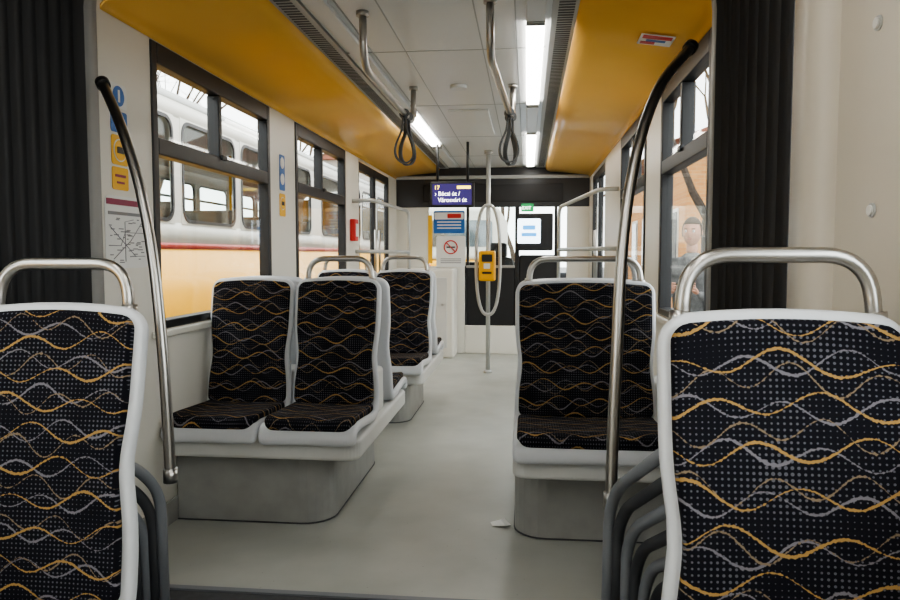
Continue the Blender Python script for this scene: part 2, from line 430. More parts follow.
# ---------------------------------------------------------------- seats
def slab(name,path,hw,th,m,parent,rc=.012,topr=.05,botr=.03,bow=0,arch=None):
    P=[Vector((0,p[0],p[1])) for p in path]; P=catmull(P,6); n=len(P)
    S=[0]
    for i in range(1,n): S.append(S[-1]+(P[i]-P[i-1]).length)
    L=S[-1]
    ss=[0,.002,.005,.01,.016,.024,.034,.045]; ss=ss+[.06+ (L-.12)*k/22 for k in range(23)]+[L-a for a in reversed(ss)]
    def at(s):
        for i in range(1,n):
            if S[i]>=s-1e-9:
                t=(s-S[i-1])/(S[i]-S[i-1]); return P[i-1].lerp(P[i],t)
        return P[-1]
    V=[];F=[];UV=[]; nx=7; ring=None
    for s in ss:
        p=at(s); d=(at(min(s+.012,L))-at(max(s-.012,0))).normalized(); nrm=Vector((0,-d.z,d.y))
        w=hw(p.y,p.z) if callable(hw) else hw
        de=L-s
        if de<topr: w=w-topr+math.sqrt(max(0,topr**2-(topr-de)**2))
        if s<botr: w=w-botr+math.sqrt(max(0,botr**2-(botr-s)**2))
        h=th/2; e=min(s,de)
        if e<rc: h=h-rc+math.sqrt(max(0,rc**2-(rc-e)**2))
        h=max(h,.0008); r=min(rc,h)
        pts=[]
        for k in range(nx): pts.append((-w+r+(2*w-2*r)*k/(nx-1),h))
        for k in range(1,4): a=math.pi/2*(1-k/4); pts.append((w-r+r*math.cos(a),h-r+r*math.sin(a)))
        for k in range(0,4): a=-math.pi/2*k/4; pts.append((w-r+r*math.cos(a),-h+r+r*math.sin(a)))
        for k in range(nx): pts.append((w-r-(2*w-2*r)*k/(nx-1),-h))
        for k in range(1,4): a=-math.pi/2-math.pi/2*k/4; pts.append((-w+r+r*math.cos(a),-h+r+r*math.sin(a)))
        for k in range(0,4): a=math.pi-math.pi/2*k/4; pts.append((-w+r+r*math.cos(a),h-r+r*math.sin(a)))
        ring=len(pts)
        for x,q in pts:
            b=bow*(x/max(w,.05))**2
            vv=p+nrm*(q+b); vv.x=x
            if arch and vv.z>.88: vv.z-=arch*(x/.2)**2*min(1,(vv.z-.88)/.12)
            V.append(vv); UV.append((x,s))
    ns=len(ss)
    for i in range(ns-1):
        for k in range(ring):
            F.append((i*ring+k,i*ring+(k+1)%ring,(i+1)*ring+(k+1)%ring,(i+1)*ring+k))
    F.append(tuple(range(ring))); F.append(tuple((ns-1)*ring+k for k in range(ring)))
    o=mesh(name,V,F,m,parent,True)
    ul=o.data.uv_layers.new(name='UVMap')
    seed=random.random()*3
    for lp in o.data.loops:
        a=UV[lp.vertex_index]; ul.data[lp.index].uv=(a[0]+seed,a[1]+seed*1.7)
    return o
def seat(x,y,rz=0,W=.42,handle=True,hz=1.132,dr=0.025,tz=0.0,hin=0.0,arch=.016):
    e=empty('passenger_seat',(x,y,0),rz); h=W/2
    if W>.5: arch*=.5
    def wsh(py,pz):
        return h-.014*math.exp(-((pz-.68)/.09)**2)
    slab('shell',[(-.455,.40-dr),(-.452,.43-dr),(-.42,.455-dr),(-.25,.445-dr),(-.09,.43-dr),(-.025,.45-dr),(.0,.52-dr*.7),(.02,.68),(.05,.86+tz*.5),(.08,1.045+tz)],wsh,.042,M_shell,e,.016,.05,.03,bow=.012,arch=arch)
    slab('seat_cushion',[(-.455,.455-dr),(-.425,.482-dr),(-.25,.476-dr),(-.09,.468-dr),(-.050,.474-dr)],h-.016,.04,M_fab,e,.016,.02,.05,bow=.010)
    slab('back_cushion',[(-.044,.485-dr),(-.032,.55-dr*.7),(-.006,.70),(.024,.87+tz*.5),(.053,1.030+tz)],lambda a,b:h-.018-.014*math.exp(-((b-.68)/.09)**2),.036,M_fab,e,.015,.030,.03,bow=.012,arch=arch)
    if handle:
        yb=.085; a=.045+hin
        pts=fillet([(-h+a,yb-.01,.98),(-h+a+.013,yb+.005,hz),(h-a-.013,yb+.005,hz),(h-a,yb-.01,.98)],.075,8)
        tube('grab_handle',pts,.0135,M_steel,e)
        for s in (-1,1):
            cyl('handle_collar',(s*(h-a),yb-.006,1.01+tz),(s*(h-a-.003),yb-.003,1.04+tz),.018,M_steel,e)
    return e
# near
seat(.422,1.20,0,.402,hz=1.150,dr=.10,tz=.014,hin=-.006)
seat(-1.073,1.50,0,.43,hz=1.13,dr=.10,tz=-.005,hin=.004)
# middle left bay
YB=3.30
seat(-1.302,YB,0,.41,handle=False); seat(-.885,YB,0,.41)
seat(-1.302,3.62,math.pi,.41,handle=False); seat(-.885,3.62,math.pi,.41,handle=False)
# far left bay
seat(-1.302,5.06,0,.41,handle=True); seat(-.872,5.06,0,.42)
seat(-1.302,5.38,math.pi,.41,handle=False); seat(-.872,5.38,math.pi,.41,handle=False)
# right
seat(.25,3.14,0,.60,hin=.01); seat(.25,3.46,math.pi,.60,hin=.01)

def bench(x0,x1,y0,y1,px,py0,py1,side,zc=.39,spine=True):
    e=empty('seat_pedestal')
    def slabshape(nm,xa,xb,ya,yb,r,z0,z1,m,bev):
        if side<0:
            pts=[(xa,ya)]
            for k in range(7): a=-math.pi/2+math.pi/2*k/6; pts.append((xb-r+r*math.cos(a),ya+r+r*math.sin(a)))
            for k in range(7): a=math.pi/2*k/6; pts.append((xb-r+r*math.cos(a),yb-r+r*math.sin(a)))
            pts.append((xa,yb))
        else:
            pts=[(xb,ya),(xb,yb)]
            for k in range(7): a=math.pi/2+math.pi/2*k/6; pts.append((xa+r+r*math.cos(a),yb-r+r*math.sin(a)))
            for k in range(7): a=math.pi+math.pi/2*k/6; pts.append((xa+r+r*math.cos(a),ya+r+r*math.sin(a)))
        o=plate(nm,pts,lambda a,b,d:(a,b,z0+d),z1-z0,m,e)
        md=o.modifiers.new('b','BEVEL'); md.width=bev; md.segments=3; md.limit_method='ANGLE'; md.angle_limit=math.radians(50)
    if side<0: x0+=.014
    else: x1-=.014
    slabshape('carrier',x0,x1,y0,y1,.06,zc-.085,zc,M_bench,.015)
    slabshape('plinth',x0 if side<0 else px,px if side<0 else x1,py0,py1,.13,0,zc-.08,M_ped,.004)
    slabshape('kick_edge',x0 if side<0 else px-.004,px+.004 if side<0 else x1,py0-.004,py1+.004,.13,0,.006,M_darkgrey,.002)
    if spine:
        xa,xb=(x0,x1-.03) if side<0 else (x0+.03,x1)
        ym=(y0+y1)/2
        box('spine',xa,xb,ym-.09,ym+.09,zc-.01,.60,M_bench,e,.02,3)
bench(XL,-.68,2.86,4.06,-.83,2.96,3.99,-1)
bench(XL,-.665,4.62,5.82,-.80,4.84,5.7,-1)
bench(-.05,XR,2.70,3.90,-.045,2.90,3.8,1)
bench(.222,NR,.78,1.26,.26,.9,1.22,1,zc=.31,spine=False)
bench(NL,-.865,1.08,1.56,-.90,1.2,1.52,-1,zc=.31,spine=False)

# ---------------------------------------------------------------- gangway side guards (nested ribs)
def console(sx,xp,ys,nm='gangway_side_guard'):
    e=empty(nm)
    f=(1.86-ys)/.40
    for i in range(7):
        o=i*.022; z=-i*.052
        pts=fillet([(xp+sx*(.02+.09*f+o),ys,.555+.245*f+z),(xp+sx*(.02+o),1.86,.555+z),(xp+sx*(.006+o),1.925-.006*i,.47+z if .47+z>.1 else .12),(xp+sx*(.002+o),1.93-.006*i,.0)],.06,6)
        tube('rib_%d'%i,pts,.0155,M_midgrey if i%2==0 else M_darkgrey,e,ns=10)
    a,b=sorted((xp+sx*.16,xp+sx*.36))
    box('core',a,b,ys+.02,1.88,0,.46,M_darkgrey,e,.03,3)
console(1,.215,1.46); console(-1,-1.025,1.66)
def stan(pts):
    e=empty('curved_grab_pole'); P=catmull(pts,8)
    tube('pole',P,.0155,M_steel,e,ns=16)
    a=Vector(pts[-1]); d=(a-Vector(pts[-2])).normalized()
    cyl('end_cap',a-d*.005,a+d*.02,.021,M_black,e)
    cyl('foot_collar',(pts[0][0],pts[0][1],pts[0][2]-.02),(pts[0][0],pts[0][1],pts[0][2]+.02),.020,M_steel,e)
stan([(.226,1.93,.50),(.229,1.935,.65),(.238,1.95,.88),(.255,1.99,1.18),(.298,2.06,1.43),(.375,2.17,1.63),(.49,2.33,1.78)])
stan([(-1.012,1.95,.52),(-1.02,1.955,.68),(-1.035,1.965,.88),(-1.07,1.99,1.14),(-1.135,2.04,1.36),(-1.235,2.12,1.55),(-1.345,2.22,1.69)])

# ---------------------------------------------------------------- ceiling grab rails + straps
def rail(x,y0,y1,z=1.93,x2=None):
    e=empty('ceiling_grab_rail'); x2=x if x2 is None else x2
    tube('rail',fillet([(x,y0,ZC),(x,y0+.02,z),(x2,y1-.02,z),(x2,y1,ZC)],.10,8),.016,M_steel,e)
    for xx,y in ((x,y0),(x2,y1)): cyl('flange',(xx,y,ZC),(xx,y,ZC-.02),.026,M_steel,e)
rail(-.68,3.0,4.35); rail(-.15,2.9,4.35,x2=-.09)
def strap(x,y,z,tw=0):
    e=empty('hanging_strap',(x,y,z),tw)
    cyl('collar',(0,-.025,0),(0,.025,0),.023,M_strap,e)
    pts=catmull([(-.008,0,-.02),(-.015,0,-.09),(-.048,0,-.17),(-.05,0,-.23),(-.02,0,-.265),(.02,0,-.265),(.05,0,-.23),(.048,0,-.17),(.015,0,-.09),(.008,0,-.02)],6)
    n=len(pts);V=[];F=[]
    for i,p in enumerate(pts):
        t=(pts[min(i+1,n-1)]-pts[max(0,i-1)]).normalized(); nr=Vector((t.z,0,-t.x))
        for a,b in ((-.0035,-.013),(.0035,-.013),(.0035,.013),(-.0035,.013)):
            V.append(p+nr*a+Vector((0,b,0)))
    for i in range(n-1):
        for k in range(4): F.append((i*4+k,i*4+(k+1)%4,i*4+4+(k+1)%4,i*4+4+k))
    mesh('loop',V,F,M_strap,e,False)
strap(-.68,4.02,1.93,.4); strap(-.68,4.12,1.93,.9); strap(-.103,4.05,1.93,.3); strap(-.098,4.18,1.93,1.0)

# ---------------------------------------------------------------- central pole with validator
e=empty('grab_pole_with_validator')
px,py=-.375,7.05
cyl('pole',(px,py,0),(px,py,ZC),.021,M_paintpole,e)
cyl('foot',(px,py,0),(px,py,.03),.04,M_paintpole,e)
cyl('top_flange',(px,py,ZC-.03),(px,py,ZC),.04,M_paintpole,e)
lp=[]
for k in range(40):
    a=2*math.pi*k/40; ca,sa=math.cos(a),math.sin(a)
    lp.append((px+.115*math.copysign(abs(ca)**.8,ca),py-.02,1.10+.53*math.copysign(abs(sa)**.8,sa)))
tube('ring_rail',lp,.016,M_paintpole,e,closed=True)
box('validator_body',px-.085,px+.075,py-.13,py-.02,.90,1.19,M_yellow,e,.02,3)
plate('validator_screen',rrect(.10,.07,.01),facing_neg_y(px-.005,py-.13,1.12),.003,M_black,e)
plate('validator_slot',rrect(.09,.02,.005),facing_neg_y(px-.005,py-.13,.98),.003,M_black,e)
plate('validator_label',rrect(.06,.05,.005),facing_neg_y(px-.005,py-.13,1.045),.002,M_paper,e)

# ---------------------------------------------------------------- door rails
def drail(nm,pts,r=.017):
    e=empty(nm); tube('rail',fillet(pts,.09,8),r,M_paintpole,e)
drail('door_grab_rail',[(XL,6.25,1.62),(-1.36,6.28,1.63),(-1.22,7.45,1.60),(-1.22,7.5,0)])
drail('door_grab_rail',[(XL,6.35,1.18),(-1.34,6.38,1.18),(-1.22,7.45,1.18)])
drail('door_grab_rail',[(XR,5.75,1.66),(.56,5.8,1.66),(.30,7.0,1.60),(.30,7.05,0)])
drail('door_grab_rail',[(XR,5.85,1.2),(.55,5.9,1.2),(.30,7.0,1.2)])

# ---------------------------------------------------------------- passenger display
e=empty('passenger_display')
box('housing',-.86,-.47,6.45,6.52,1.575,1.80,M_black,e,.008)
box('screen',-.84,-.49,6.446,6.452,1.595,1.78,M_screen,e)
text('line_badge','17',.05,(-.825,6.443,1.73),R_NY,M_txty,e)
text('line_top','› Bécsi út /',.052,(-.82,6.443,1.675),R_NY,M_txt,e)
text('line_bottom','  Városvári út',.052,(-.82,6.443,1.62),R_NY,M_txt,e)
box('badge_bar',-.62,-.50,6.443,6.447,1.735,1.76,M_txty,e)
for x in (-.80,-.53): cyl('hanger',(x,6.49,1.79),(x,6.49,ZC),.012,M_black,e)

# ---------------------------------------------------------------- cab partition
e=empty('wall_front_cab_partition')
Y=YE
box('header',XL,XR,Y,Y+.06,1.70,2.26,M_header,e,.01)
box('header_grille',-1.2,.4,Y-.012,Y,1.76,1.96,M_black,e,.01)
box('header_lip',XL,XR,Y-.03,Y,2.02,2.06,M_vent,e,.01)
box('post_left',XL,-1.14,Y,Y+.06,0,1.70,M_white,e)
box('post_mid_l',-.70,-.67,Y,Y+.06,.9,1.70,M_black,e)
box('lower_left',-1.14,-.72,Y,Y+.06,0,1.02,M_white,e,.01)
box('lower_mid',-.72,-.10,Y,Y+.06,0,.33,M_white,e,.01)
box('gate_dark',-.70,-.14,Y+.01,Y+.05,.33,1.02,M_black,e,.02)
box('gate_rail',-.70,-.14,Y-.01,Y+.01,1.0,1.03,M_steel,e,.004)
box('post_mid_r',-.14,-.09,Y,Y+.06,.33,1.70,M_black,e,.006)
box('lower_right',-.09,.33,Y,Y+.06,0,1.15,M_black,e,.02)
box('post_right',.45,XR,Y,Y+.06,0,1.70,M_white,e)
box('post_right_thin',.31,.34,Y,Y+.06,0,1.70,M_black,e)
box('partition_glass',-1.14,-.14,Y+.03,Y+.034,1.0,1.70,M_glass,e)
e=empty('cab_monitor')
box('housing',-.12,.29,Y-.10,Y-.03,1.20,1.62,M_black,e,.015)
plate('screen',rrect(.26,.28,.02),facing_neg_y(.02,Y-.10,1.42),.003,M_scrw,e)
plate('screen_content',rrect(.14,.05,.01),facing_neg_y(.02,Y-.103,1.46),.002,M_scrb,e)
plate('screen_content_b',rrect(.17,.04,.01),facing_neg_y(.02,Y-.103,1.38),.002,M_scrb,e)
box('bracket',.02,.12,Y-.04,Y+.01,1.3,1.45,M_black,e)
e=empty('exit_sign')
plate('plate',rrect(.14,.09,.01),facing_neg_y(.0,Y-.012,1.69),.006,M_green,e)
text('exit_text','EXIT',.05,(-.06,Y-.02,1.67),R_NY,M_txt,e)
e=empty('notice_board')
bx=-.90
plate('board_top',rrect(.36,.26,.02),facing_neg_y(bx,Y-.002,1.53),.006,M_blue,e)
plate('board_top_band',rrect(.34,.08,.01),facing_neg_y(bx,Y-.008,1.60),.002,M_paper,e)
plate('board_top_red',rrect(.16,.05,.01),facing_neg_y(bx+.06,Y-.010,1.60),.002,M_red,e)
for k in range(3): plate('board_line_%d'%k,rrect(.28,.014,.004),facing_neg_y(bx,Y-.008,1.53-.035*k),.002,M_paper,e)
plate('board_low',rrect(.34,.36,.02),facing_neg_y(bx+.02,Y-.002,1.19),.006,M_paper,e)
for k in range(3): plate('small_print_%d'%k,rrect(.24,.010,.004),facing_neg_y(bx+.02,Y-.008,1.06+.022*k),.002,M_print,e)
plate('emergency_strip',rrect(.05,.56,.01),facing_neg_y(bx-.22,Y-.002,1.33),.006,M_stick_y,e)
cxn,czn=bx+.02,1.24
tube('no_smoking_ring',[(cxn+.075*math.cos(k/16*math.pi),Y-.012,czn+.075*math.sin(k/16*math.pi)) for k in range(32)],.008,M_red,e,closed=True,ns=6)
tube('no_smoking_bar',[(cxn-.05,Y-.013,czn+.05),(cxn+.05,Y-.013,czn-.05)],.007,M_red,e,ns=6)
box('cigarette',cxn-.05,cxn+.05,Y-.012,Y-.009,czn-.008,czn+.008,M_black,e)
e=empty('equipment_cabinet')
box('body',-1.50,-.80,7.98,8.38,0,1.0,M_white,e,.03,3)
box('door_panel',-1.42,-.88,7.972,7.982,.12,.9,M_bench,e,.004)
cyl('lock',(-.93,7.972,.6),(-.93,7.962,.6),.015,M_steel,e)
e=empty('driver_seat')
slab('back',[(9.0,.55),(9.03,.8),(9.08,1.12)],.20,.1,M_darkgrey,e,.03,.08,.04).location=(-.36,0,0)
box('cushion',-.58,-.14,8.95,9.4,.45,.57,M_darkgrey,e,.04,3)
box('headrest',-.47,-.25,9.05,9.13,1.12,1.30,M_darkgrey,e,.03,3)
cyl('stem',(-.36,9.2,0),(-.36,9.2,.46),.06,M_black,e)
e=empty('dashboard')
box('desk',XL+.1,XR-.1,9.65,10.1,0,.92,M_darkgrey,e,.04,3)
box('console_hood',-.9,.1,9.6,9.95,.9,1.06,M_black,e,.04,3)
window(XL,-1,8.6,10.0,ZS,ZT,hop=None); window(XR,1,8.6,10.0,ZS,ZT,hop=None)
sidewall('wall_left_cab',XL,XL-.06,YE,10.2,[(8.6,10.0,ZS)],M_white)
sidewall('wall_right_cab',XR,XR+.06,YE,10.2,[(8.6,10.0,ZS)],M_white)
e=empty('windscreen')
boxes('frame',[(XL,XR,10.2,10.26,-.05,.80),(XL,XR,10.2,10.26,2.05,2.26),(XL,XL+.1,10.2,10.26,.8,2.05),(XR-.1,XR,10.2,10.26,.8,2.05)],M_black,e)
box('glass',XL+.1,XR-.1,10.22,10.225,.8,2.05,M_glass,e)

# ---------------------------------------------------------------- stickers & signs
wx=XL
def wall_sign(nm,parts,cy,cz):
    e=empty(nm)
    for i,(kind,a,b,w,h,m,dd) in enumerate(parts):
        out=circ(w/2) if kind=='c' else rrect(w,h,min(w,h)*.12)
        out=[(p+a,q+b) for p,q in out]
        plate('part_%d'%i,out,facing_pos_x(wx+dd,cy,cz),.0015,m,e)
    return e
sy=2.600
wall_sign('information_sticker',[('r',0,0,.11,.09,M_paper,.001),('c',0,0,.075,0,M_blue,.0025),('r',0,0,.012,.045,M_paper,.004)],sy,1.74)
wall_sign('wheelchair_sticker',[('r',0,0,.11,.08,M_blue,.001),('r',-.01,0,.05,.012,M_paper,.0025),('r',.0,.018,.012,.03,M_paper,.0025)],sy,1.645)
wall_sign('camera_sticker',[('r',0,0,.11,.11,M_stick_y,.001),('c',0,.0,.085,0,M_paper,.0025),('c',0,.0,.076,0,M_stick_y,.004),('r',0,0,.045,.024,M_black,.0055),('r',.026,.004,.012,.014,M_black,.0055)],sy,1.54)
wall_sign('priority_sticker',[('r',0,0,.11,.085,M_stick_y,.001),('r',0,.01,.07,.01,M_maroon,.0025),('r',0,-.015,.05,.008,M_maroon,.0025)],sy,1.435)
my=2.64
mp=wall_sign('route_map_poster',[('r',0,0,.30,.27,M_paper,.001),('r',-.015,.112,.25,.022,M_maroon,.0025),('c',.118,.10,.055,0,M_maroon,.003),('r',0,.07,.26,.012,M_print,.0025)],my,1.235)
for i,pp in enumerate(([(-.13,-.05),(-.05,-.05),(-.02,0),(.12,0)],[(-.02,-.11),(-.02,.04),(.04,.05)],[(-.12,.02),(.05,-.09),(.12,-.09)],[(-.10,-.10),(.02,-.03),(.10,.04)])):
    tube('route_%d'%i,[(wx+.003,my+a,1.235+b) for a,b in pp],.0016,(M_print,M_print,M_midgrey,M_print)[i],mp,ns=6)
rn=random.Random(3)
bl=[]
for k in range(44):
    a=rn.uniform(-.13,.10); b=rn.uniform(-.12,.05); bl.append((wx+.002,wx+.0035,my+a,my+a+rn.uniform(.012,.035),1.235+b,1.235+b+.004))
boxes('legend_text',bl,M_print,mp)
wall_sign('information_sticker',[('r',0,0,.10,.22,M_blue,.001),('c',0,.06,.07,0,M_paper,.0025),('c',0,-.04,.07,0,M_paper,.0025)],4.42,1.66)
wall_sign('camera_sticker',[('r',0,0,.11,.14,M_stick_y,.001),('c',0,.01,.08,0,M_paper,.0025),('c',0,.01,.07,0,M_stick_y,.004),('r',0,.01,.045,.024,M_black,.0055)],4.42,1.46)
e=empty('emergency_call_box'); box('case',XL,XL+.05,6.15,6.27,1.27,1.46,M_red,e,.01); box('face',XL+.05,XL+.054,6.17,6.25,1.31,1.42,M_paper,e)
e=empty('window_notice_sticker',(.535,3.2,2.056)); e.rotation_euler=(0,math.radians(8),0)
box('paper',-.07,.07,-.07,.07,-.003,0,M_paper,e)
box('red_band',-.06,.06,-.06,-.02,-.005,-.003,M_red,e); box('blue_band',-.04,.04,-.005,.018,-.005,-.003,M_blue,e); box('red_band_b',-.06,.0,.025,.055,-.005,-.003,M_red,e)
V=[(-.14,3.02,.001),(-.08,3.0,.012),(-.06,3.04,.002),(-.09,3.08,.014),(-.15,3.06,.003),(-.105,3.04,.02)]
mesh('paper_scrap',V,[(0,1,5),(1,2,5),(2,3,5),(3,4,5),(4,0,5)],M_paper)

# ---------------------------------------------------------------- exterior
box('street_ground',-60,60,-30,90,-.45,-.35,M_asph)
e=empty('parked_old_tram')
TX=-2.95; TW=2.4; y0,y1=-1.0,17.0
def prof_strip(nm,prof,m): return extrude_profile(nm,prof,y0,y1,m,e,.03)
WZ0,WZ1=1.42,2.30
for sx,xo in ((1,TX),(-1,TX-TW)):
    prof_strip('lower_body',[(xo-sx*.0,-.15),(xo,.4),(xo,1.20)],M_ext_y)
    prof_strip('red_stripe',[(xo+sx*.004,1.2),(xo+sx*.004,1.25)],M_ext_r)
    prof_strip('waist',[(xo,1.25),(xo,WZ0)],M_ext_w)
    prof_strip('cantrail',[(xo,WZ1),(xo-sx*.03,2.46)],M_ext_w)
    k=0; y=-.85; last=y0
    while y<15.6:
        w=1.15
        boxes('window_post',[(min(xo-.015,xo+.015),max(xo-.015,xo+.015),last,y,WZ0,WZ1)],M_ext_w,e)
        if sx>0:
            T=lambda a,b,d,yy=y+w/2,xx=xo:(xx+.012+d,yy+a,(WZ0+WZ1)/2+b)
        else:
            T=lambda a,b,d,yy=y+w/2,xx=xo:(xx-.012-d,yy+a,(WZ0+WZ1)/2+b)
        H=WZ1-WZ0
        sq=rrect(w+.02,H+.02,.002,5); ringplate('window_surround',sq,rrect(w-.04,H-.04,.12,5),T,.008,M_ext_w,e)
        ringplate('window_seal',rrect(w-.01,H-.01,.13,5),rrect(w-.07,H-.07,.10,5),T,.016,M_black,e)
        xb=xo+sx*.01
        boxes('vent_bar',[(min(xb,xb+sx*.02),max(xb,xb+sx*.02),y+.03,y+w-.03,2.02,2.055)],M_ext_w,e)
        last=y+w; k+=1; y+=w+(.14 if k%4 else .5)
    boxes('window_post',[(xo-.015,xo+.015,last,y1,WZ0,WZ1)],M_ext_w,e)
    box('pane',xo-.003-sx*.004,xo+.003-sx*.004,y0,y1,WZ0,WZ1,M_glass,e)
rp=[(TX-.03,2.44),(TX-.02,2.46)]
for k in range(1,11):
    a=math.pi*k/11; rp.append((TX-TW/2+(TW/2-.03)*math.cos(a),2.46+.22*math.sin(a)))
rp.append((TX-TW+.02,2.46)); prof_strip('roof',rp,M_ext_roof)
box('inner_floor',TX-TW+.03,TX-.03,y0,y1,.3,.36,M_interior,e)
bl=[];y=-.4
while y<16: bl+= [(TX-.85,TX-.1,y,y+.10,.36,1.62),(TX-TW+.1,TX-TW+.85,y,y+.10,.36,1.62)]; y+=1.3
boxes('inner_seat_rows',bl,M_interior,e,.03)
for yy in (1.5,4.1,6.7,9.3,11.9): cyl('inner_pole',(TX-.95,yy,.36),(TX-.95,yy,2.45),.018,M_ext_y,e)
box('end_front',TX-TW,TX,y1-.03,y1,-.15,2.46,M_ext_y,e); box('end_rear',TX-TW,TX,y0,y0+.03,-.15,2.46,M_ext_y,e)
for yy in (1,2.8,12,13.8):
    cyl('wheel',(TX-.35,yy,-.02),(TX-.22,yy,-.02),.33,M_black,e)
    cyl('wheel',(TX-2.15,yy,-.02),(TX-2.02,yy,-.02),.33,M_black,e)
# trees
def tree(x,y,h,seed,name='bare_tree'):
    rnd=random.Random(seed); V=[];F=[]
    def seg(p,q,r0,r1,n):
        t=(q-p).normalized(); up=Vector((0,0,1)) if abs(t.z)<.9 else Vector((1,0,0)); s=t.cross(up).normalized(); u=s.cross(t)
        b=len(V)
        for P,r in ((p,r0),(q,r1)):
            for k in range(n):
                a=2*math.pi*k/n; V.append(P+s*math.cos(a)*r+u*math.sin(a)*r)
        for k in range(n): F.append((b+k,b+(k+1)%n,b+n+(k+1)%n,b+n+k))
    def grow(p,d,l,r,lev):
        steps=3; 
        for i in range(steps):
            d=(d+Vector((rnd.uniform(-.16,.16),rnd.uniform(-.16,.16),rnd.uniform(-.05,.12)))).normalized()
            q=p+d*l/steps; r2=r*.86; seg(p,q,r,r2,6 if lev<2 else 4); p=q; r=r2
            if lev>0 and lev<5 and i>0 and rnd.random()<.7:
                sd=(d+Vector((rnd.uniform(-1,1),rnd.uniform(-1,1),rnd.uniform(-.2,.7)))*.8).normalized(); grow(p,sd,l*.62,r*.55,lev+1)
        if lev<5:
            for _ in range(2 if lev else 4):
                sd=(d+Vector((rnd.uniform(-1,1),rnd.uniform(-1,1),rnd.uniform(-.3,.5)))*.75).normalized(); grow(p,sd,l*.74,r*.68,lev+1)
    grow(Vector((x,y,-.36)),Vector((0,0,1)),h*.3,.16,0)
    mesh(name,V,F,M_bark)
tree(-7.5,10,9,1); tree(-8.5,15,9,2); tree(-7,20,9,3); tree(-8,6.5,9,8); tree(-10,12,10,11)
tree(3.0,12,7,4); tree(2.9,8.5,7,5); tree(-.5,34,9,7); tree(-3.5,36,9,9)
def building(nm,x0,x1,y0,y1,h,m,roofm):
    e=empty(nm); box('walls',x0,x1,y0,y1,-.4,h,m,e)
    xm=(x0+x1)/2
    mesh('roof',[(x0-.4,y0-.4,h),(x1+.4,y0-.4,h),(x1+.4,y1+.4,h),(x0-.4,y1+.4,h),(xm,y0-.4,h+2.4),(xm,y1+.4,h+2.4)],[(0,1,4),(3,5,2),(0,4,5,3),(1,2,5,4),(0,3,2,1)],roofm,e)
    bl=[];bl2=[]
    z=.8
    while z<h-1.5:
        x=x0+1
        while x<x1-1.4: bl.append((x,x+1,y0-.05,y0+.02,z,z+1.5)); bl2.append((x-.1,x+1.1,y0-.03,y0,z-.1,z+1.6)); x+=2.4
        y=y0+1
        while y<y1-1.4: bl.append((x0-.05,x0+.02,y,y+1,z,z+1.5)); bl2.append((x0-.03,x0,y-.1,y+1.1,z-.1,z+1.6)); y+=2.4
        z+=3
    boxes('windows',bl,M_extwin,e); boxes('window_surrounds',bl2,M_ext_w,e)
building('brick_building',4.0,16,19,36,4.0,M_build,M_brickroof)
building('apartment_house',-14,-3.5,48,60,7.5,M_build2,M_brickroof)
building('apartment_house',8,20,48,60,7.5,M_build2,M_brickroof)
e=empty('parked_bus')
box('body_lower',-3.2,-.8,22,31,-.05,1.0,M_ext_y,e,.15,3); box('body_upper',-3.18,-.82,22.02,31,1.0,2.6,M_ext_w,e,.15,3)
plate('rear_window',rrect(1.9,.8,.1),facing_neg_y(-2,22.02,1.8),.02,M_extwin,e)
for x in (-3.0,-1.0): plate('tail_lamp',rrect(.15,.3,.03),facing_neg_y(x,22,.7),.02,M_red,e)
for yy in (24,29):
    for x in (-3.15,-1.15): cyl('wheel',(x,yy,.08),(x+.3,yy,.08),.43,M_black,e)

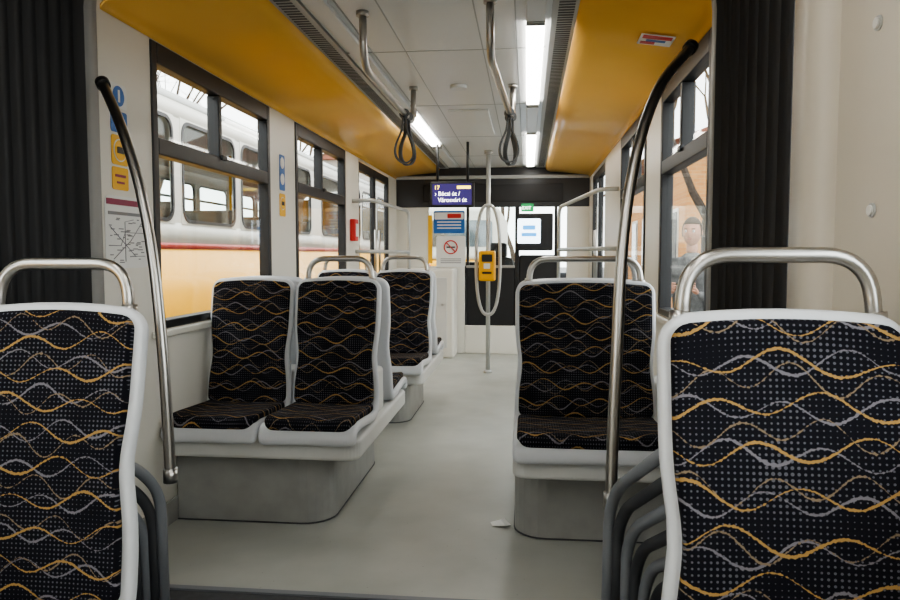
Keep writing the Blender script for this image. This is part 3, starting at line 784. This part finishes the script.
# ---------------------------------------------------------------- person outside
def skinned(nm,pts,edges,m,parent,sub=2):
    me=bpy.data.meshes.new(nm); me.from_pydata([p[0] for p in pts],edges,[]); me.update()
    o=add(nm,me,m,parent)
    md=o.modifiers.new('skin','SKIN'); md.use_smooth_shade=True
    for i,p in enumerate(pts):
        r=p[1]; r=(r,r) if not isinstance(r,tuple) else r
        me.skin_vertices[0].data[i].radius=r
    me.skin_vertices[0].data[0].use_root=True
    s=o.modifiers.new('sub','SUBSURF'); s.levels=sub; s.render_levels=sub
    return o
def person(x,y,zg,rz):
    e=empty('pedestrian',(x,y,zg),rz)
    T=[((0,0,.92),(.17,.12)),((0,0,1.05),(.165,.115)),((0,0,1.22),(.18,.12)),((0,.01,1.38),(.185,.115)),((0,.01,1.47),(.10,.085)),((0,.0,1.53),(.062,.062)),
       ((-.17,.01,1.42),.075),((-.235,.01,1.28),.062),((-.26,-.01,1.13),.052),((-.20,-.14,1.13),.045),((-.11,-.25,1.18),.036),
       ((.17,.01,1.42),.075),((.235,.01,1.28),.062),((.26,-.01,1.13),.052),((.20,-.14,1.13),.045),((.11,-.25,1.18),.036)]
    E=[(0,1),(1,2),(2,3),(3,4),(4,5),(3,6),(6,7),(7,8),(8,9),(9,10),(3,11),(11,12),(12,13),(13,14),(14,15)]
    skinned('jacket',T,E,M_jacket,e)
    L=[((0,0,.95),(.15,.11)),((-.09,0,.86),.095),((-.10,-.01,.5),.065),((-.105,.02,.1),.05),((.09,0,.86),.095),((.10,-.01,.5),.065),((.105,.02,.1),.05)]
    skinned('trousers',L,[(0,1),(1,2),(2,3),(0,4),(4,5),(5,6)],M_trouser,e)
    for s in (-1,1):
        skinned('shoe',[((s*.105,.04,.05),.045),((s*.107,-.06,.042),.044),((s*.11,-.15,.034),.036)],[(0,1),(1,2)],M_shoe,e,1)
    bm=bmesh.new(); bmesh.ops.create_uvsphere(bm,u_segments=32,v_segments=24,radius=1)
    for v in bm.verts:
        c=v.co; z=c.z
        w=.077*(1-.22*max(0,-z)**1.5); dpt=.098*(1-.12*max(0,-z))
        px_=c.x*w; py_=c.y*dpt; pz=z*.118
        if c.y<0 and abs(c.x)<.25:
            nz=math.exp(-((z+.12)/.16)**2)*math.exp(-(c.x/.13)**2); py_-=.024*nz
            py_-=.008*math.exp(-((z+.75)/.15)**2)*math.exp(-(c.x/.2)**2)
        for sx_ in (-1,1):
            if c.y<0: py_+=.009*math.exp(-((c.x-sx_*.4)/.16)**2-((z-.08)/.12)**2)
        v.co=(px_,py_,pz)
    me=bpy.data.meshes.new('head'); bm.to_mesh(me); bm.free(); h=add('head',me,M_skin,e,True); h.location=(0,-.01,1.69)
    skinned('neck',[((0,.01,1.50),.055),((0,.01,1.62),.05)],[(0,1)],M_skin,e,1)
    bm=bmesh.new(); bmesh.ops.create_uvsphere(bm,u_segments=28,v_segments=18,radius=1)
    dl=[v for v in bm.verts if (v.co.y<-.35 and v.co.z<.45) or v.co.z<-.45]
    bmesh.ops.delete(bm,geom=dl,context='VERTS')
    for v in bm.verts: v.co=(v.co.x*.085,v.co.y*.106+.004,v.co.z*.126)
    me=bpy.data.meshes.new('hair'); bm.to_mesh(me); bm.free(); h=add('hair',me,M_hair,e,True); h.location=(0,-.005,1.70)
    h.modifiers.new('s','SOLIDIFY').thickness=.008
    def ball(nm,c,r,m,sc=(1,1,1)):
        bm=bmesh.new(); bmesh.ops.create_uvsphere(bm,u_segments=14,v_segments=10,radius=r)
        for v in bm.verts: v.co=(v.co.x*sc[0],v.co.y*sc[1],v.co.z*sc[2])
        me=bpy.data.meshes.new(nm); bm.to_mesh(me); bm.free(); o=add(nm,me,m,e,True); o.location=c
    for s in (-1,1):
        ball('eye',(s*.031,-.092,1.70),.011,M_paper); ball('iris',(s*.031,-.101,1.70),.005,M_eye)
        ball('ear',(s*.078,.0,1.69),.028,M_skin,(.35,.6,1)); ball('eyebrow',(s*.031,-.098,1.72),.018,M_hair,(1,.3,.2))
    ball('mouth',(0,-.098,1.635),.02,M_lip,(1,.3,.25))
    for s in (-1,1):
        wx_,wy_,wz_=s*.11,-.25,1.18
        pts=[((wx_,wy_,wz_),.026),((wx_-s*.02,wy_-.035,wz_+.03),(.034,.018)),((wx_-s*.028,wy_-.06,wz_+.06),(.036,.016))]
        skinned('palm',pts,[(0,1),(1,2)],M_skin,e,1)
        for k in range(4):
            b=Vector((wx_-s*(.005+.0*k),wy_-.06,wz_+.085-.019*k)); ln=(.85,1,.93,.72)[k]
            skinned('finger_%d'%k,[(tuple(b),.009),(tuple(b+Vector((-s*.025*ln,-.03*ln,.004))),.0085),(tuple(b+Vector((-s*.05*ln,-.035*ln,.002))),.008),(tuple(b+Vector((-s*.066*ln,-.022*ln,0))),.007)],[(0,1),(1,2),(2,3)],M_skin,e,1)
        b=Vector((wx_-s*.02,wy_-.03,wz_+.02))
        skinned('thumb',[(tuple(b),.011),(tuple(b+Vector((-s*.025,-.004,.02))),.0095),(tuple(b+Vector((-s*.045,-.012,.035))),.008)],[(0,1),(1,2)],M_skin,e,1)
    box('pocket_camera',-.055,.055,-.325,-.295,1.20,1.27,M_black,e,.006)
    cyl('pocket_camera_lens',(0,-.325,1.235),(0,-.345,1.235),.022,M_black,e)
    return e
person(1.40,6.4,-.35,math.radians(-25))

# ---------------------------------------------------------------- world + light
w=bpy.data.worlds.new('overcast_sky'); SC.world=w; w.use_nodes=True; nt=w.node_tree
bg=nt.nodes['Background']; tc=nt.nodes.new('ShaderNodeTexCoord'); nz=nt.nodes.new('ShaderNodeTexNoise')
nz.inputs['Scale'].default_value=2.5; rp_=nt.nodes.new('ShaderNodeValToRGB')
rp_.color_ramp.elements[0].color=(.80,.83,.88,1); rp_.color_ramp.elements[1].color=(1,.985,.96,1)
nt.links.new(tc.outputs['Generated'],nz.inputs['Vector']); nt.links.new(nz.outputs['Fac'],rp_.inputs['Fac']); nt.links.new(rp_.outputs['Color'],bg.inputs['Color'])
bg.inputs['Strength'].default_value=3.0

# ---------------------------------------------------------------- camera
cd=bpy.data.cameras.new('camera'); cam=bpy.data.objects.new('camera',cd); COL.objects.link(cam)
cd.sensor_width=36; cd.lens=36*726/900; cd.clip_start=.02; cd.clip_end=300
cam.location=(0,0,1.15); cam.rotation_euler=(math.radians(90-3.55),0,math.radians(6.05))
SC.camera=cam
SC.view_settings.view_transform='AgX'
try: SC.view_settings.look='AgX - Medium High Contrast'
except Exception as ex: print(ex)
SC.view_settings.exposure=1.0
